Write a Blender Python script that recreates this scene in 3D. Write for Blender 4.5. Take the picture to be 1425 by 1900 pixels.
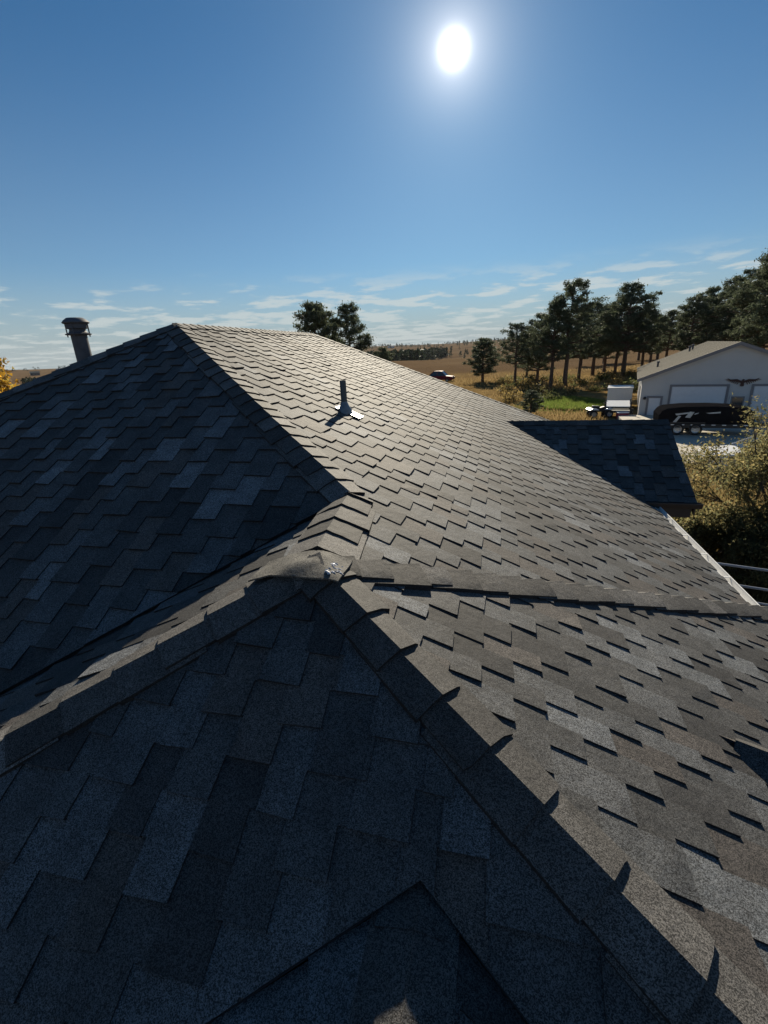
import bpy, bmesh, math, random
import numpy as np
from mathutils import Vector, Matrix
R_ = math.radians
for o in list(bpy.data.objects): bpy.data.objects.remove(o)
scene = bpy.context.scene
COL = scene.collection

# ---------------------------------------------------------------- camera
S = 0.95            # roof units -> metres
CZ = 5.25           # camera height above the yard
F_PX, PITCH, ROLL, YAW = 840.99, 0.3383, 0.047, 0.2506
_fw = Vector((-math.sin(YAW)*math.cos(PITCH), math.cos(YAW)*math.cos(PITCH), -math.sin(PITCH)))
_r = Vector((math.cos(YAW), math.sin(YAW), 0)); _u = _r.cross(_fw)
_r2 = _r*math.cos(ROLL)-_u*math.sin(ROLL); _u2 = _u*math.cos(ROLL)+_r*math.sin(ROLL)
cd = bpy.data.cameras.new('camera'); cam = bpy.data.objects.new('camera', cd); COL.objects.link(cam)
M = Matrix.Identity(4)
for i in range(3): M[i][0], M[i][1], M[i][2] = _r2[i], _u2[i], -_fw[i]
M[0][3], M[1][3], M[2][3] = 0, 0, CZ
cam.matrix_world = M
cd.sensor_fit = 'HORIZONTAL'; cd.sensor_width = 36; cd.lens = F_PX/1425*36
cd.clip_start = .02; cd.clip_end = 20000
scene.camera = cam
scene.render.resolution_x, scene.render.resolution_y = 768, 1024

# ---------------------------------------------------------------- sky and sun
SUN_EL, SUN_AZ = R_(25.7), R_(-5.4)       # azimuth measured from +Y towards +X
sd = Vector((math.sin(SUN_AZ)*math.cos(SUN_EL), math.cos(SUN_AZ)*math.cos(SUN_EL), math.sin(SUN_EL)))
w = bpy.data.worlds.new('World'); scene.world = w; w.use_nodes = True
nt = w.node_tree; N = nt.nodes; Lk = nt.links; N.clear()
def nd(t, **k):
    n = N.new(t)
    for a, b in k.items(): setattr(n, a, b)
    return n
def mth(op, a, b=None, c=None, clamp=False):
    n = nd('ShaderNodeMath', operation=op); n.use_clamp = clamp
    for i, v in enumerate((a, b, c)):
        if v is None: continue
        if isinstance(v, (int, float)): n.inputs[i].default_value = v
        else: Lk.new(v, n.inputs[i])
    return n.outputs[0]
sky = nd('ShaderNodeTexSky', sky_type='NISHITA'); sky.sun_disc = False
sky.sun_elevation = SUN_EL; sky.sun_rotation = SUN_AZ
sky.altitude = 1800; sky.air_density = 1.0; sky.dust_density = 0.35; sky.ozone_density = 2.2
tc = nd('ShaderNodeTexCoord'); sep = nd('ShaderNodeSeparateXYZ'); Lk.new(tc.outputs['Generated'], sep.inputs[0])
# clouds: a thin layer seen edge-on, mapped on a plane overhead
zc = mth('MAXIMUM', sep.outputs['Z'], 0.0)
zz = mth('ADD', zc, 0.075)
cx_ = mth('DIVIDE', sep.outputs['X'], zz); cy_ = mth('DIVIDE', sep.outputs['Y'], zz)
cmb = nd('ShaderNodeCombineXYZ'); Lk.new(cx_, cmb.inputs[0]); Lk.new(cy_, cmb.inputs[1])
def noise(vec, scale, det, rough=.55, off=(0,0,0)):
    mp = nd('ShaderNodeMapping'); mp.inputs['Location'].default_value = off; Lk.new(vec, mp.inputs[0])
    n = nd('ShaderNodeTexNoise'); n.inputs['Scale'].default_value = scale; n.inputs['Detail'].default_value = det
    n.inputs['Roughness'].default_value = rough; Lk.new(mp.outputs[0], n.inputs['Vector']); return n.outputs['Fac']
n1 = noise(cmb.outputs[0], 1.7, 8, .6, (3.1, 1.7, 0)); n2 = noise(cmb.outputs[0], .28, 3, .5, (7.3, 2.2, 0))
cov = mth('MULTIPLY_ADD', n2, .5, n1)
def ss(v, a, b):
    n = nd('ShaderNodeMapRange', interpolation_type='SMOOTHSTEP'); Lk.new(v, n.inputs[0])
    n.inputs[1].default_value = a; n.inputs[2].default_value = b; return n.outputs[0]
cm = ss(cov, .72, .84)
el_lo = ss(sep.outputs['Z'], .16, .10)
haze_band = mth('ADD', mth('MULTIPLY', ss(sep.outputs['Z'], .17, .0), .75), mth('MULTIPLY', ss(sep.outputs['Z'], .5, .0), .40))
cloud = mth('MULTIPLY', cm, el_lo)
veil = mth('MULTIPLY', haze_band, .9)
fac = mth('MULTIPLY', cloud, .68)
mixv = nd('ShaderNodeMix', data_type='RGBA'); Lk.new(veil, mixv.inputs['Factor']); mixv.inputs['B'].default_value = (5.2, 6.2, 6.5, 1)
mix = nd('ShaderNodeMix', data_type='RGBA'); Lk.new(fac, mix.inputs['Factor'])
tint = nd('ShaderNodeMix', data_type='RGBA', blend_type='MULTIPLY'); tint.inputs['Factor'].default_value = 1
Lk.new(sky.outputs[0], tint.inputs['A']); tint.inputs['B'].default_value = (.42, .83, 1.02, 1)
Lk.new(tint.outputs['Result'], mixv.inputs['A']); Lk.new(mixv.outputs['Result'], mix.inputs['A']); mix.inputs['B'].default_value = (8.2, 8.9, 8.8, 1)
# the sun's own disc and aureole
dp = nd('ShaderNodeVectorMath', operation='DOT_PRODUCT'); Lk.new(tc.outputs['Generated'], dp.inputs[0]); dp.inputs[1].default_value = sd
ang = mth('ARCCOSINE', mth('MINIMUM', dp.outputs['Value'], .9999999))
a1 = mth('EXPONENT', mth('MULTIPLY', mth('POWER', mth('DIVIDE', ang, R_(1.0)), 2.2), -1.0))
a2 = mth('EXPONENT', mth('DIVIDE', ang, -R_(2.0)))
a3 = mth('EXPONENT', mth('DIVIDE', ang, -R_(9.)))
aur = mth('ADD', mth('ADD', mth('MULTIPLY', a1, 30.), mth('MULTIPLY', a2, 15.)), mth('MULTIPLY', a3, 1.6))
ac = nd('ShaderNodeMix', data_type='RGBA', blend_type='ADD'); ac.inputs['Factor'].default_value = 1
sc = nd('ShaderNodeVectorMath', operation='SCALE'); sc.inputs[0].default_value = (1, .93, .85); Lk.new(aur, sc.inputs['Scale'])
Lk.new(mix.outputs['Result'], ac.inputs['A']); Lk.new(sc.outputs[0], ac.inputs['B'])
bgn = nd('ShaderNodeBackground'); bgn.inputs['Strength'].default_value = .05; Lk.new(ac.outputs['Result'], bgn.inputs[0])
wo = nd('ShaderNodeOutputWorld'); Lk.new(bgn.outputs[0], wo.inputs[0])

sl = bpy.data.lights.new('sun', 'SUN'); sl.energy = 5.0; sl.angle = R_(.5); sl.color = (1, .89, .70)
so = bpy.data.objects.new('sun', sl); COL.objects.link(so); so.location = (0, 40, 60)
so.rotation_euler = (-sd).to_track_quat('-Z', 'Y').to_euler()
vs = scene.view_settings; vs.view_transform = 'Standard'; vs.look = 'None'; vs.exposure = 0.55; vs.gamma = 1
try: vs.use_curve_mapping = False
except Exception: pass
scene.render.engine = 'CYCLES'
scene.cycles.max_bounces = 6; scene.cycles.volume_bounces = 1

# ---------------------------------------------------------------- helpers
def rng(s): return random.Random(s)
def link(o, parent=None):
    COL.objects.link(o); o.parent = parent; return o
def tag(o, label=None, cat=None, group=None, kind=None):
    if label: o['label'] = label
    if cat: o['category'] = cat
    if group: o['group'] = group
    if kind: o['kind'] = kind
    return o
def empty(name, loc=(0,0,0), rz=0, label=None, cat=None, group=None):
    o = bpy.data.objects.new(name, None); o.location = loc; o.rotation_euler = (0,0,rz); o.empty_display_size = .2
    link(o); return tag(o, label, cat, group)
def arr_mesh(name, v, tris, col=None, mats=(), smooth=False):
    v = np.asarray(v, np.float32); t = np.asarray(tris, np.int32); k = t.shape[1]
    me = bpy.data.meshes.new(name); me.vertices.add(len(v)); me.vertices.foreach_set('co', v.ravel())
    me.loops.add(t.size); me.loops.foreach_set('vertex_index', t.ravel()); me.polygons.add(len(t))
    me.polygons.foreach_set('loop_start', np.arange(0, t.size, k, dtype=np.int32))
    me.polygons.foreach_set('loop_total', np.full(len(t), k, np.int32))
    if col is not None:
        a = me.color_attributes.new('Col', 'FLOAT_COLOR', 'CORNER')
        c = np.repeat(np.asarray(col, np.float32), k, axis=0); c = np.concatenate([c, np.ones((len(c),1), np.float32)], 1)
        a.data.foreach_set('color', c.ravel())
    for m in mats: me.materials.append(m)
    me.update(calc_edges=True); me.validate()
    if smooth: me.shade_smooth()
    return me
class MB:
    def __init__(s): s.v = []; s.f = []; s.c = []
    def poly(s, pts, c=(1,1,1)):
        i = len(s.v); s.v += [tuple(p) for p in pts]; s.f.append(list(range(i, i+len(pts)))); s.c.append(c)
    def add(s, v, f, c=(1,1,1)):
        i = len(s.v); s.v += [tuple(p) for p in v]; s.f += [[q+i for q in x] for x in f]; s.c += [c]*len(f); return s
    def box(s, a, b, c=(1,1,1)):
        x0,y0,z0 = a; x1,y1,z1 = b
        return s.add([(x0,y0,z0),(x1,y0,z0),(x1,y1,z0),(x0,y1,z0),(x0,y0,z1),(x1,y0,z1),(x1,y1,z1),(x0,y1,z1)],
              [(0,3,2,1),(4,5,6,7),(0,1,5,4),(1,2,6,5),(2,3,7,6),(3,0,4,7)], c)
    def prism(s, pts, ext, c=(1,1,1)):
        n = len(pts); e = Vector(ext); p = [Vector(q) for q in pts]; q = [a+e for a in p]
        return s.add(p+q, [list(range(n))[::-1], list(range(n, 2*n))]+[[i,(i+1)%n,(i+1)%n+n,i+n] for i in range(n)], c)
    def tube(s, pts, rad, n=8, c=(1,1,1), caps=True):
        P = [Vector(p) for p in pts]; i0 = len(s.v); ref = None
        for i, p in enumerate(P):
            d = (P[min(i+1,len(P)-1)]-P[max(i-1,0)]).normalized()
            if ref is None: ref = d.orthogonal().normalized()
            a = (ref-d*ref.dot(d)).normalized(); b = d.cross(a); ref = a
            r = rad[i] if hasattr(rad, '__len__') else rad
            for k in range(n):
                t = 2*math.pi*k/n; s.v.append(tuple(p+a*(r*math.cos(t))+b*(r*math.sin(t))))
        for i in range(len(P)-1):
            for k in range(n):
                s.f.append([i0+i*n+k, i0+i*n+(k+1)%n, i0+(i+1)*n+(k+1)%n, i0+(i+1)*n+k]); s.c.append(c)
        if caps:
            s.f.append([i0+k for k in range(n)][::-1]); s.c.append(c)
            s.f.append([i0+(len(P)-1)*n+k for k in range(n)]); s.c.append(c)
        return s
    def lathe(s, prof, loc=(0,0,0), n=20, c=(1,1,1)):
        i0 = len(s.v)
        for r, z in prof:
            for k in range(n):
                t = 2*math.pi*k/n; s.v.append((loc[0]+r*math.cos(t), loc[1]+r*math.sin(t), loc[2]+z))
        for i in range(len(prof)-1):
            for k in range(n):
                s.f.append([i0+i*n+k, i0+i*n+(k+1)%n, i0+(i+1)*n+(k+1)%n, i0+(i+1)*n+k]); s.c.append(c)
        return s
    def mesh(s, name, mat, smooth=None):
        me = bpy.data.meshes.new(name); me.from_pydata(s.v, [], s.f)
        if len(me.polygons) == len(s.c):
            a = me.color_attributes.new('Col', 'FLOAT_COLOR', 'CORNER')
            cs = [x for f, c in zip(s.f, s.c) for _ in f for x in (*c, 1)]
            a.data.foreach_set('color', cs)
        if mat: me.materials.append(mat)
        if smooth: me.shade_smooth(); 
        if smooth and smooth is not True: me.set_sharp_from_angle(angle=R_(smooth))
        return me
    def build(s, name, mat, parent=None, smooth=None, bevel=0):
        o = link(bpy.data.objects.new(name, s.mesh(name, mat, smooth)), parent)
        if bevel:
            b = o.modifiers.new('bevel', 'BEVEL'); b.width = bevel; b.segments = 2; b.limit_method = 'ANGLE'
        return o
def copy_tree(o, parent=None):
    c = o.copy(); COL.objects.link(c); c.parent = parent
    for ch in [x for x in o.children]: copy_tree(ch, c)
    return c

# ---------------------------------------------------------------- materials
def mat(name, col=(.5,.5,.5), rough=.7, metal=0, var=0, vscale=4, attr=False, bump=0, bscale=60, spec=.5, grain=0, gscale=300, trans=0):
    m = bpy.data.materials.new(name); m.use_nodes = True; t = m.node_tree; b = t.nodes['Principled BSDF']
    b.inputs['Roughness'].default_value = rough; b.inputs['Metallic'].default_value = metal
    b.inputs['Specular IOR Level'].default_value = spec
    tco = t.nodes.new('ShaderNodeTexCoord'); cur = None
    if attr:
        a = t.nodes.new('ShaderNodeAttribute'); a.attribute_name = 'Col'; cur = a.outputs['Color']
        mm = t.nodes.new('ShaderNodeMix'); mm.data_type = 'RGBA'; mm.blend_type = 'MULTIPLY'; mm.inputs['Factor'].default_value = 1
        t.links.new(cur, mm.inputs['A']); mm.inputs['B'].default_value = (*col, 1); cur = mm.outputs['Result']
    else:
        rgb = t.nodes.new('ShaderNodeRGB'); rgb.outputs[0].default_value = (*col, 1); cur = rgb.outputs[0]
    def modulate(cur, facsock, lo, hi):
        mr = t.nodes.new('ShaderNodeMapRange'); t.links.new(facsock, mr.inputs[0]); mr.inputs[3].default_value = lo; mr.inputs[4].default_value = hi
        mr.inputs[1].default_value = .25; mr.inputs[2].default_value = .75
        mm = t.nodes.new('ShaderNodeVectorMath'); mm.operation = 'SCALE'; t.links.new(cur, mm.inputs[0]); t.links.new(mr.outputs[0], mm.inputs['Scale'])
        return mm.outputs[0]
    if var:
        n = t.nodes.new('ShaderNodeTexNoise'); n.inputs['Scale'].default_value = vscale; n.inputs['Detail'].default_value = 5
        t.links.new(tco.outputs['Object'], n.inputs['Vector']); cur = modulate(cur, n.outputs['Fac'], 1-var, 1+var)
    if grain:
        v = t.nodes.new('ShaderNodeTexVoronoi'); v.inputs['Scale'].default_value = gscale
        t.links.new(tco.outputs['Object'], v.inputs['Vector'])
        sp = t.nodes.new('ShaderNodeSeparateColor'); t.links.new(v.outputs['Color'], sp.inputs[0])
        cur = modulate(cur, sp.outputs[0], 1-grain, 1+grain)
    t.links.new(cur, b.inputs['Base Color'])
    if bump:
        n = t.nodes.new('ShaderNodeTexNoise'); n.inputs['Scale'].default_value = bscale; n.inputs['Detail'].default_value = 3
        t.links.new(tco.outputs['Object'], n.inputs['Vector'])
        bp = t.nodes.new('ShaderNodeBump'); bp.inputs['Strength'].default_value = bump; bp.inputs['Distance'].default_value = .02
        t.links.new(n.outputs['Fac'], bp.inputs['Height']); t.links.new(bp.outputs[0], b.inputs['Normal'])
    if trans:
        tr = t.nodes.new('ShaderNodeBsdfTranslucent'); t.links.new(cur, tr.inputs['Color'])
        mx = t.nodes.new('ShaderNodeMixShader'); mx.inputs[0].default_value = trans
        out = [x for x in t.nodes if x.type == 'OUTPUT_MATERIAL'][0]
        t.links.new(b.outputs[0], mx.inputs[1]); t.links.new(tr.outputs[0], mx.inputs[2]); t.links.new(mx.outputs[0], out.inputs['Surface'])
    return m
def shingle_material():
    m = mat('asphalt_shingle', (1,1,1), rough=.78, attr=True, var=.28, vscale=7, grain=.75, gscale=380, spec=.38)
    t = m.node_tree; b = t.nodes['Principled BSDF']; tco = [n for n in t.nodes if n.type == 'TEX_COORD'][0]
    v = t.nodes.new('ShaderNodeTexVoronoi'); v.inputs['Scale'].default_value = 330; t.links.new(tco.outputs['Object'], v.inputs['Vector'])
    n = t.nodes.new('ShaderNodeTexNoise'); n.inputs['Scale'].default_value = 22; n.inputs['Detail'].default_value = 3; t.links.new(tco.outputs['Object'], n.inputs['Vector'])
    n3 = t.nodes.new('ShaderNodeTexNoise'); n3.inputs['Scale'].default_value = 70; n3.inputs['Detail'].default_value = 4; n3.inputs['Roughness'].default_value = .7; t.links.new(tco.outputs['Object'], n3.inputs['Vector'])
    mr = t.nodes.new('ShaderNodeMapRange'); mr.inputs[1].default_value = .3; mr.inputs[2].default_value = .7; mr.inputs[3].default_value = .72; mr.inputs[4].default_value = 1.3; t.links.new(n3.outputs['Fac'], mr.inputs[0])
    src = b.inputs['Base Color'].links[0].from_socket; vm_ = t.nodes.new('ShaderNodeVectorMath'); vm_.operation = 'SCALE'; t.links.new(src, vm_.inputs[0]); t.links.new(mr.outputs[0], vm_.inputs['Scale']); t.links.new(vm_.outputs[0], b.inputs['Base Color'])
    b1 = t.nodes.new('ShaderNodeBump'); b1.inputs['Strength'].default_value = .35; b1.inputs['Distance'].default_value = .01; t.links.new(n.outputs['Fac'], b1.inputs['Height'])
    b2 = t.nodes.new('ShaderNodeBump'); b2.inputs['Strength'].default_value = .35; b2.inputs['Distance'].default_value = .0016; b2.invert = True
    t.links.new(v.outputs['Distance'], b2.inputs['Height']); t.links.new(b1.outputs[0], b2.inputs['Normal']); t.links.new(b2.outputs[0], b.inputs['Normal'])
    return m
m_sh = shingle_material()
m_deck = mat('roof_deck', (.02,.02,.022), .9)
m_fascia = mat('brown_fascia', (.06,.045,.038), .6, var=.2)
m_wall = mat('house_siding', (.42,.36,.28), .8, var=.1)
m_gutter = mat('gutter_aluminium', (.74,.74,.73), .5, var=.08, vscale=10)
m_galv = mat('galvanised_metal', (.45,.47,.5), .42, metal=.75, var=.25, vscale=14)
m_flue = mat('painted_flue', (.10,.105,.12), .65, spec=.2, var=.2, vscale=12)
m_lead = mat('lead_flashing', (.22,.25,.28), .5, metal=.3, var=.2, vscale=20)
m_pipe = mat('painted_pipe', (.07,.09,.10), .5)
m_seal = mat('sealant', (.5,.5,.52), .15, spec=1.0)

# ---------------------------------------------------------------- ground and terrain
def sstep(a, b, x): t = np.clip((x-a)/(b-a), 0, 1); return t*t*(3-2*t)
def terrain_z(x, y):
    x = np.asarray(x, float); y = np.asarray(y, float); r = np.hypot(x, y); az = np.degrees(np.arctan2(x, y))
    wr = sstep(-46, -16, az)
    far = np.interp(r, [0, 90, 200, 290, 420, 650, 1200, 1900, 2600, 3200, 6500], [0, 0, -.5, .3, -9, -11, 2, 20, 38, 30, -40])
    left = np.interp(r, [0, 90, 200, 420, 650, 1000, 1700, 2300, 3200, 6500], [0, -.6, -3.5, -7, -8, -2, 4.5, 5.5, 0, -60])
    z = far*wr+left*(1-wr)
    k = sstep(60, 400, r)
    z = z + k*(1.3*np.sin(x/71+1.3)*np.sin(y/93)+.8*np.sin(x/37+y/53)) + sstep(900, 2400, r)*4*np.sin(az/3.1+1)
    z = z + .10*sstep(22, 40, r)*np.sin(x/5.3)*np.sin(y/7.1)
    z = z + sstep(55, 110, r)*sstep(6, 26, az)*2.0
    return z
rings = np.concatenate([[0], np.geomspace(3, 7000, 110)]); na = 240
th = np.linspace(-math.pi, math.pi, na, endpoint=False)
RR, TT = np.meshgrid(rings[1:], th, indexing='ij'); X = RR*np.sin(TT); Y = RR*np.cos(TT)
V = np.stack([X, Y, terrain_z(X, Y)], -1).reshape(-1, 3); V = np.concatenate([V, [[0,0,0.]]]); c0 = len(V)-1
quads = []; nr = len(rings)-1
i, j = np.meshgrid(np.arange(nr-1), np.arange(na), indexing='ij'); j2 = (j+1) % na
quads = np.stack([i*na+j, (i+1)*na+j, (i+1)*na+j2, i*na+j2], -1).reshape(-1, 4)
cap = np.stack([np.full(na, c0), np.arange(na), (np.arange(na)+1) % na, np.full(na, c0)], -1)
me = bpy.data.meshes.new('ground')
me.from_pydata([tuple(p) for p in V], [], [tuple(q) for q in quads[:, ::-1]]+[tuple(q[:3]) for q in cap])
me.shade_smooth()
def ground_material():
    m = bpy.data.materials.new('dry_grassland'); m.use_nodes = True; t = m.node_tree; b = t.nodes['Principled BSDF']; b.inputs['Roughness'].default_value = .95
    b.inputs['Specular IOR Level'].default_value = 0.0
    g = t.nodes.new('ShaderNodeNewGeometry')
    def nz(s, d=5, r=.6, off=0):
        mp = t.nodes.new('ShaderNodeMapping'); mp.inputs['Location'].default_value = (off, off, 0); t.links.new(g.outputs['Position'], mp.inputs[0])
        n = t.nodes.new('ShaderNodeTexNoise'); n.inputs['Scale'].default_value = s; n.inputs['Detail'].default_value = d; n.inputs['Roughness'].default_value = r
        t.links.new(mp.outputs[0], n.inputs['Vector']); return n.outputs['Fac']
    def ramp(f, stops):
        c = t.nodes.new('ShaderNodeValToRGB'); t.links.new(f, c.inputs[0]); e = c.color_ramp.elements
        while len(e) < len(stops): e.new(.5)
        for q, (p, col) in zip(e, stops): q.position = p; q.color = (*col, 1)
        return c.outputs[0]
    def mixc(f, a, bb):
        x = t.nodes.new('ShaderNodeMix'); x.data_type = 'RGBA'; t.links.new(f, x.inputs['Factor']); t.links.new(a, x.inputs['A']); t.links.new(bb, x.inputs['B']); return x.outputs['Result']
    def mp(f, a, bq, interp='SMOOTHSTEP'):
        x = t.nodes.new('ShaderNodeMapRange'); x.interpolation_type = interp; t.links.new(f, x.inputs[0]); x.inputs[1].default_value = a; x.inputs[2].default_value = bq; return x.outputs[0]
    near = ramp(nz(.35, 8, .7), [(.25, (.12,.075,.032)), (.5, (.235,.155,.065)), (.75, (.32,.225,.105))])
    far = ramp(nz(.012, 6, .6, 40), [(.3, (.11,.073,.046)), (.5, (.155,.106,.064)), (.7, (.20,.142,.086))])
    sx = t.nodes.new('ShaderNodeVectorMath'); sx.operation = 'LENGTH'; t.links.new(g.outputs['Position'], sx.inputs[0])
    col = mixc(mp(sx.outputs['Value'], 70, 130), near, far)
    # watered green patch beside the white trailer
    d = t.nodes.new('ShaderNodeVectorMath'); d.operation = 'DISTANCE'; t.links.new(g.outputs['Position'], d.inputs[0]); d.inputs[1].default_value = (6.0, 44.5, 0)
    ad = t.nodes.new('ShaderNodeMath'); ad.operation = 'MULTIPLY_ADD'; t.links.new(nz(.5, 4), ad.inputs[0]); ad.inputs[1].default_value = -7; t.links.new(d.outputs['Value'], ad.inputs[2])
    green = ramp(nz(1.2, 5), [(.3, (.07,.12,.022)), (.7, (.17,.22,.05))])
    col = mixc(mp(ad.outputs[0], 2.5, -1.5), col, green)
    t.links.new(col, b.inputs['Base Color'])
    bp = t.nodes.new('ShaderNodeBump'); bp.inputs['Strength'].default_value = .9; bp.inputs['Distance'].default_value = .25; t.links.new(nz(2.2, 6, .7), bp.inputs['Height']); t.links.new(bp.outputs[0], b.inputs['Normal'])
    return m
me.materials.append(ground_material())
ground = link(bpy.data.objects.new('ground', me)); tag(ground, kind='structure')

# ---------------------------------------------------------------- the house
m_, m2_, mL_ = .4711, .4271, .5763
k_ = m_/mL_
def W3(p): return Vector((p[0]*S, p[1]*S, p[2]*S+CZ))
uP = Vector((-.8960, 1.9747, -1.0)); uQ = Vector((-1.0027, 2.9394, -.9507)); uA = Vector((-3.9461, 5.3457, .4360)); uB = Vector((-3.9461, 9.9156, .4360))
ZE = -2.671
def down(p, d, z=ZE): d = Vector(d); return p+d*((z-p.z)/d.z)
dHL = (-1,-k_,-m_)
uHL = down(uA, dHL); uV = down(uQ, dHL); uHG = down(uP, dHL); uHR = down(uP, (1,-m2_/mL_,-m2_)); uHB = down(uP, (1,m2_/mL_*.9692,-m2_))
EX = 2.6495
def onR(x, y): return Vector((x, y, uQ.z-m_*(x-uQ.x)))
uE1 = onR(EX, uP.y+(EX-uP.x)*m2_/mL_*.9692); uC = down(uB, (1,k_,-m_)); uC2 = down(uB, (-1,k_,-m_))
uK = onR(uP.x+(uQ.y-uP.y)/(m2_/mL_*.9692), uQ.y)
uPr = onR(uP.x, uP.y)
ga = Vector((.2094, 10.122, -1.5218)); GP = .55; GEX = 3.30
gEy = ga.y-(ga.z-(-2.60))/GP; gEx = uQ.x+(uQ.z+2.60)/m_
gv = Vector((gEx, gEy, -2.60)); gr = Vector((GEX, ga.y, ga.z)); gc = Vector((GEX, gEy, -2.60)); gc2 = Vector((GEX, 2*ga.y-gEy, -2.60)); gv2 = Vector((gEx, 2*ga.y-gEy, -2.60))
# small cross gable on the front slope
fa = Vector((-.18, .955, -1.0-mL_*(uP.y-.955))); FP, FS = .30, .115          # side pitch, fall of its ridge
fY = -1.35; fr = Vector((fa.x, fY, fa.z-FS*(fa.y-fY))); dz = fa.z-ZE; dy_ = dz/mL_
fl = Vector((fa.x-(mL_-FS)*dy_/FP, fa.y-dy_, ZE)); fR = Vector((2*fa.x-fl.x, fl.y, ZE))
fl2 = Vector((fa.x-(dz-FS*(fa.y-fY))/FP, fY, ZE)); fR2 = Vector((2*fa.x-fl2.x, fY, ZE))
# small cross gable on the right slope of the wing
ra_ = Vector((1.10, 2.07, uP.z-m2_*(1.10-uP.x))); RP = .70
rdir = Vector((1,-.55,0)).normalized(); rc = Vector((rdir.y,-rdir.x,0))        # ridge direction, near-face downhill
rr = ra_+rdir*2.4; nN = Vector((rc.x*RP, rc.y*RP, 1)); nFr = Vector((-rc.x*RP, -rc.y*RP, 1)); n2_ = Vector((m2_,0,1))
def vdir(a, b): d = a.cross(b); return d if d.z < 0 else -d
rn = down(ra_, vdir(nN, n2_)); rf = down(ra_, vdir(nFr, n2_)); dz = ra_.z-ZE
rn2 = rr+rc*(dz/RP); rn2.z = ZE; rf2 = rr-rc*(dz/RP); rf2.z = ZE

fdrop = Vector((0,0,-.024)); gfa, gfl, gfl2, gfr, gfR, gfR2 = [q_+fdrop for q_ in (fa, fl, fl2, fr, fR, fR2)]
house = empty('house', (0,0,0), 0, 'low house under a dark grey asphalt shingle hip roof', 'house')
dk = MB()
def deck(pts, c=(1,1,1)): dk.poly([W3(p)-Vector((0,0,.012)) for p in pts], c)
deck([uA,uQ,uP,uE1,uC,uB]); deck([uA,uHL,uV,uQ]); deck([q_+Vector((0,0,-.022)) for q_ in (uP,uQ,uV,uHG)]); deck([uP,uHG,fl,fa]); deck([uP,fa,fR,uHR]); deck([uP,uHR,uHB]); deck([uA,uB,uC2,uHL]); deck([uB,uC,uC2])
deck([ga,gr,gc,gv]); deck([ga,gv2,gc2,gr]); deck([gfa,gfl,gfl2,gfr]); deck([gfa,gfr,gfR2,gfR]); deck([ra_,rn,rn2,rr]); deck([ra_,rr,rf2,rf])
deck([uP, uHB, uHB+Vector((0,.4,-.4*mL_)), uP+Vector((0,.4,-.4*mL_))])
roof = dk.build('roof', m_deck, house)
tag(roof, 'dark grey laminated asphalt shingle roof with hips and small cross gables')

def clip(poly, cp):
    out = poly
    n = len(cp)
    for i in range(n):
        a = cp[i]; b = cp[(i+1) % n]; inp = out; out = []
        if not inp: return []
        ex, ey = b[0]-a[0], b[1]-a[1]
        def sd_(p): return ex*(p[1]-a[1])-ey*(p[0]-a[0])
        for q in range(len(inp)):
            p1, p2 = inp[q], inp[(q+1) % len(inp)]; s1, s2 = sd_(p1), sd_(p2)
            if s1 >= 0: out.append(p1)
            if (s1 >= 0) != (s2 >= 0):
                t = s1/(s1-s2); out.append((p1[0]+(p2[0]-p1[0])*t, p1[1]+(p2[1]-p1[1])*t))
    return out
def area2(p): return .5*sum(p[i][0]*p[(i+1)%len(p)][1]-p[(i+1)%len(p)][0]*p[i][1] for i in range(len(p)))
def px(p):
    d = p-Vector((0,0,CZ)); z = d.dot(_fw)
    if z < .05: return None
    return (712.5+F_PX*d.dot(_r2)/z, 950-F_PX*d.dot(_u2)/z)
FRAME = [(0,0),(1425,0),(1425,1900),(0,1900)]
PIECES = []
def tone(r):
    q = r.random()
    if q < .08: g = r.uniform(.11,.15); return (g*.95, g, g*1.05)
    if q < .30: g = r.uniform(.075,.10); return (g*.97, g, g*1.03)
    if q < .46: g = r.uniform(.030,.042); return (g*1.02, g, g)
    if q < .62: g = r.uniform(.058,.076); return (g*1.10, g*.98, g*.9)
    g = r.uniform(.048,.072); return (g, g, g*1.0)
EXPO = .143
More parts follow.
